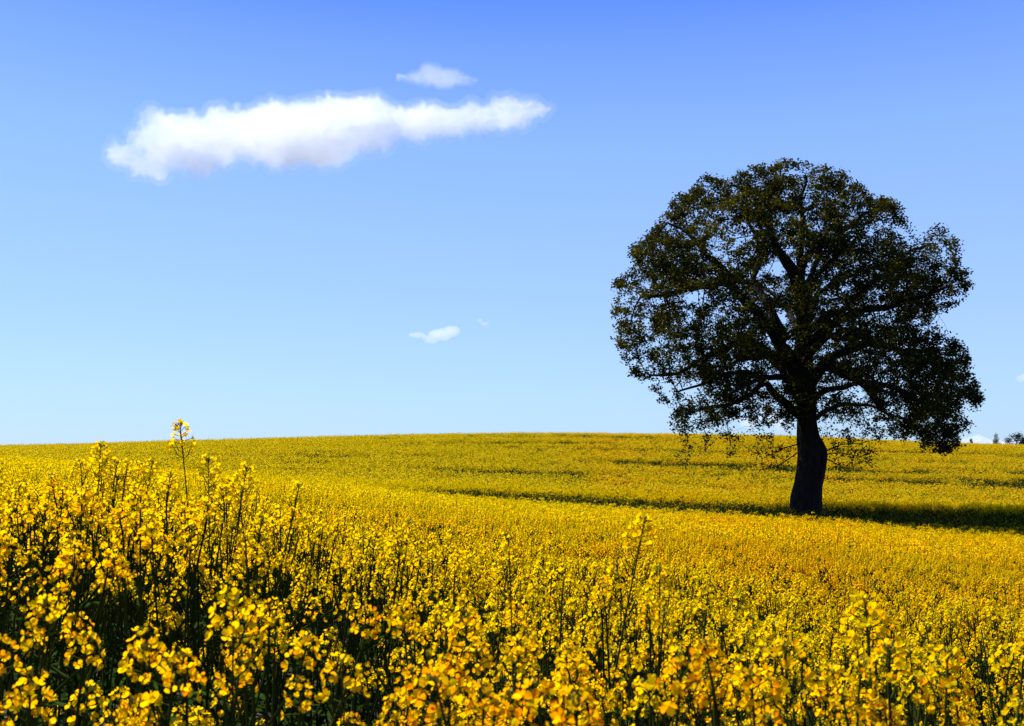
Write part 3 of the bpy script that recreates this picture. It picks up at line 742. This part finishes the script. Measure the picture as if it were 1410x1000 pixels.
# ------------------------------------------------------------------ small trees beyond the crest
def small_tree(px, row_top, Y, wid, label, mat, shape, name='tree'):
    top = at(px, row_top, Y); z0 = gz(top.x, Y); H = top.z-z0
    root = empty(name, (top.x, Y, z0)); tag(root, label, 'tree')
    mb = MB(); mb.tube([Vector((0, 0, 0)), Vector((.1, 0, H*.4)), Vector((0, 0, H*.8))], [H*.035, H*.025, H*.008], 8)
    for k in range(9):
        a_ = k*2.4; z_ = H*(.35+.05*k); mb.tube([Vector((0, 0, z_)), Vector((math.cos(a_)*wid*.3, math.sin(a_)*wid*.3, z_+H*.12))], [H*.01, H*.003], 4)
    link(bpy.data.objects.new('trunk', mb.mesh('trunk', [BARK], True)), root)
    C_ = []
    for _ in range(46):
        a_ = random.uniform(0, 6.28); hz = random.uniform(.25, 1.0)
        prof = math.sqrt(max(.02, 1-((hz-.58)/.44)**2)) if shape == 'round' else (1.06-hz)*1.35
        r_ = wid*.5*prof*random.uniform(.3, 1)**.5; C_.append((math.cos(a_)*r_, math.sin(a_)*r_, H*hz-wid*.08))
    C_ = np.array(C_); idx_ = rng.integers(0, len(C_), 5200); cen_ = C_[idx_]+rng.normal(0, 1, (5200, 3))*wid*.075
    a1 = rng.normal(0, 1, (5200, 3)); a1 /= np.linalg.norm(a1, axis=1, keepdims=True); a2 = np.cross(a1, rng.normal(0, 1, (5200, 3))); a2 /= np.linalg.norm(a2, axis=1, keepdims=True)
    s_ = wid*.022; Vv = np.stack([cen_-a1*s_, cen_+a2*s_, cen_+a1*s_, cen_-a2*s_], 1)
    link(bpy.data.objects.new('crown', quad_mesh('crown', Vv, mat)), root)
small_tree(1399, 597, 250, 5.2, 'small dark round tree on the skyline at the right edge', DARKLEAF, 'round')
small_tree(1413, 603, 252, 4.0, 'dark tree cut by the right edge, just right of the round skyline tree', DARKLEAF, 'round')
small_tree(1372, 598, 255, 3.4, 'small pale green pointed tree on the skyline right of the oak', PALELEAF, 'cone')
small_tree(1337, 604, 260, 1.8, 'tiny dark sapling on the skyline just right of the oak crown', DARKLEAF, 'cone')

# ------------------------------------------------------------------ clouds: real volumes, far away
def cloud_mat(name, dens):
    m = new_mat(name); N = m.node_tree.nodes; L = m.node_tree.links
    o = N.new('ShaderNodeOutputMaterial'); p = N.new('ShaderNodeVolumeScatter')
    p.inputs['Color'].default_value = (0.967, 0.938, 0.960, 1); p.inputs['Density'].default_value = dens; p.inputs['Anisotropy'].default_value = 0.0
    L.new(p.outputs[0], o.inputs['Volume']); return m
import bmesh
def cloud(blobs, D, mat, label, amp=1.0, squash=0.7, vox=1.7, seed=0.0, layers=(1.0, 2.0), out0=0.0):
    """blobs: (px, row, rx px, ry px), D distance: lumpy body filled with scattering vapour"""
    k = D/FPX; bm = bmesh.new()
    for b in blobs:
        c = at(b[0], b[1], D + random.uniform(-.35, .35)*b[2]*k)
        M = Matrix.Translation(c) @ Matrix.Diagonal((b[2]*k, b[2]*k*squash, b[3]*k, 1))
        bmesh.ops.create_icosphere(bm, subdivisions=3, radius=1.0, matrix=M)
    me_ = bpy.data.meshes.new('cloud'); bm.to_mesh(me_); bm.free()
    o = link(bpy.data.objects.new('cloud', me_))
    rm = o.modifiers.new('r', 'REMESH'); rm.mode = 'VOXEL'; rm.voxel_size = vox*k; rm.use_smooth_shade = True
    dg = bpy.context.evaluated_depsgraph_get(); me2 = bpy.data.meshes.new_from_object(o.evaluated_get(dg)); o.modifiers.clear()
    o.data = me2; me2.name = 'cloud'; bpy.data.meshes.remove(me_); me2.materials.clear(); me2.materials.append(mat[0])
    S = Vector((seed, seed*2, seed*3)); n = len(me2.vertices)
    co = np.empty(n*3, np.float32); me2.vertices.foreach_get('co', co); co = co.reshape(-1, 3)
    no = np.empty(n*3, np.float32); me2.vertex_normals.foreach_get('vector', no); no = no.reshape(-1, 3)
    dsp = np.empty(n)
    for i in range(n):
        q = Vector(co[i])/k + S; a_ = 0
        for fr, am in ((1/46, 11.0), (1/20, 8.0), (1/9, 5.0), (1/4.5, 3.0)):
            a_ += (mnoise.noise(q*fr)-0.05)*am
        dsp[i] = min(a_, 6.5)*amp*k
    co = co + no*dsp[:, None]
    me2.vertices.foreach_set('co', co.astype(np.float32).ravel()); me2.update()
    def shell(off, mt, name, ob):
        """the same lumpy body shrunk inwards by off px, remeshed clean"""
        m_ = me2.copy(); nn_ = np.empty(n*3, np.float32); me2.vertex_normals.foreach_get('vector', nn_); nn_ = nn_.reshape(-1, 3)
        m_.vertices.foreach_set('co', (co-nn_*off*k).astype(np.float32).ravel()); m_.update()
        t_ = bpy.data.objects.new(name, m_) if ob is None else ob
        if ob is None: link(t_)
        else: t_.data = m_
        rm = t_.modifiers.new('r', 'REMESH'); rm.mode = 'VOXEL'; rm.voxel_size = vox*k*.8; rm.use_smooth_shade = True
        dg = bpy.context.evaluated_depsgraph_get(); m3 = bpy.data.meshes.new_from_object(t_.evaluated_get(dg)); t_.modifiers.clear()
        t_.data = m3; bpy.data.meshes.remove(m_); m3.name = name; m3.materials.clear(); m3.materials.append(mt); return t_
    shell(out0, mat[0], 'cloud', o)
    for off, mt in zip(layers, mat[1:]):
        c_ = shell(off, mt, 'cloud_core', None); c_.parent = o
    bpy.data.meshes.remove(me2)
    tag(o, label, 'cloud')
    return o
CM = [cloud_mat('cloud_fringe', 0.0022), cloud_mat('cloud_middle', 0.0065), cloud_mat('cloud_dense', 0.010)]; CS = [cloud_mat('cloud_small', 0.007), cloud_mat('cloud_small_core', 0.011)]; CT = [cloud_mat('cloud_thin', 0.0035), cloud_mat('cloud_thin_core', 0.006)]
cloud([(168, 212, 28, 20), (205, 205, 34, 40), (203, 232, 34, 22), (262, 218, 50, 24), (212, 172, 26, 24), (185, 190, 18, 16), (250, 188, 50, 36), (240, 215, 45, 24), (310, 190, 60, 46), (380, 184, 70, 49), (440, 182, 70, 50), (430, 208, 60, 26), (495, 160, 55, 38), (510, 185, 60, 26), (560, 172, 50, 30), (610, 168, 50, 29),
       (655, 162, 45, 26), (700, 157, 42, 27), (730, 151, 34, 20), (708, 172, 22, 14)], 1600, CM, 'long white cloud stretched across the upper left of the sky', 1.2, layers=(3.0, 6.0), out0=-4.0)
cloud([(562, 108, 22, 6), (585, 106, 28, 9), (596, 99, 16, 12), (612, 107, 32, 8), (640, 110, 20, 4), (552, 106, 12, 3)], 1700, CT, 'small white cloud just above the long one', .8, out0=-1.5, layers=(2.0,), vox=.8, seed=3)
cloud([(574, 462, 14, 7), (592, 468, 14, 9), (605, 461, 17, 9), (620, 456, 13, 8)], 2200, CS, 'small faint cloud low in the middle of the sky', .3, vox=.7, seed=5)
cloud([(661, 441, 6, 4), (668, 446, 7, 4)], 2250, CS, 'tiniest wisp of cloud, right of the small faint one', .18, vox=.5, seed=7)
cloud([(1407, 522, 8, 6), (1418, 520, 13, 8)], 2400, CS, 'small bit of cloud at the right edge above the skyline trees', .3, vox=.7, seed=9)
cloud([(1325, 612, 18, 12), (1348, 610, 18, 12), (1372, 612, 18, 9), (1400, 614, 20, 9)], 3000, CT, 'low white cloud on the skyline behind the small trees', .4, vox=1, seed=11)
cloud([(1035, 582, 18, 10), (1055, 574, 15, 13), (1074, 585, 16, 9)], 3000, CT, 'small white cloud seen through the lower left of the oak crown', .4, vox=1, seed=13)
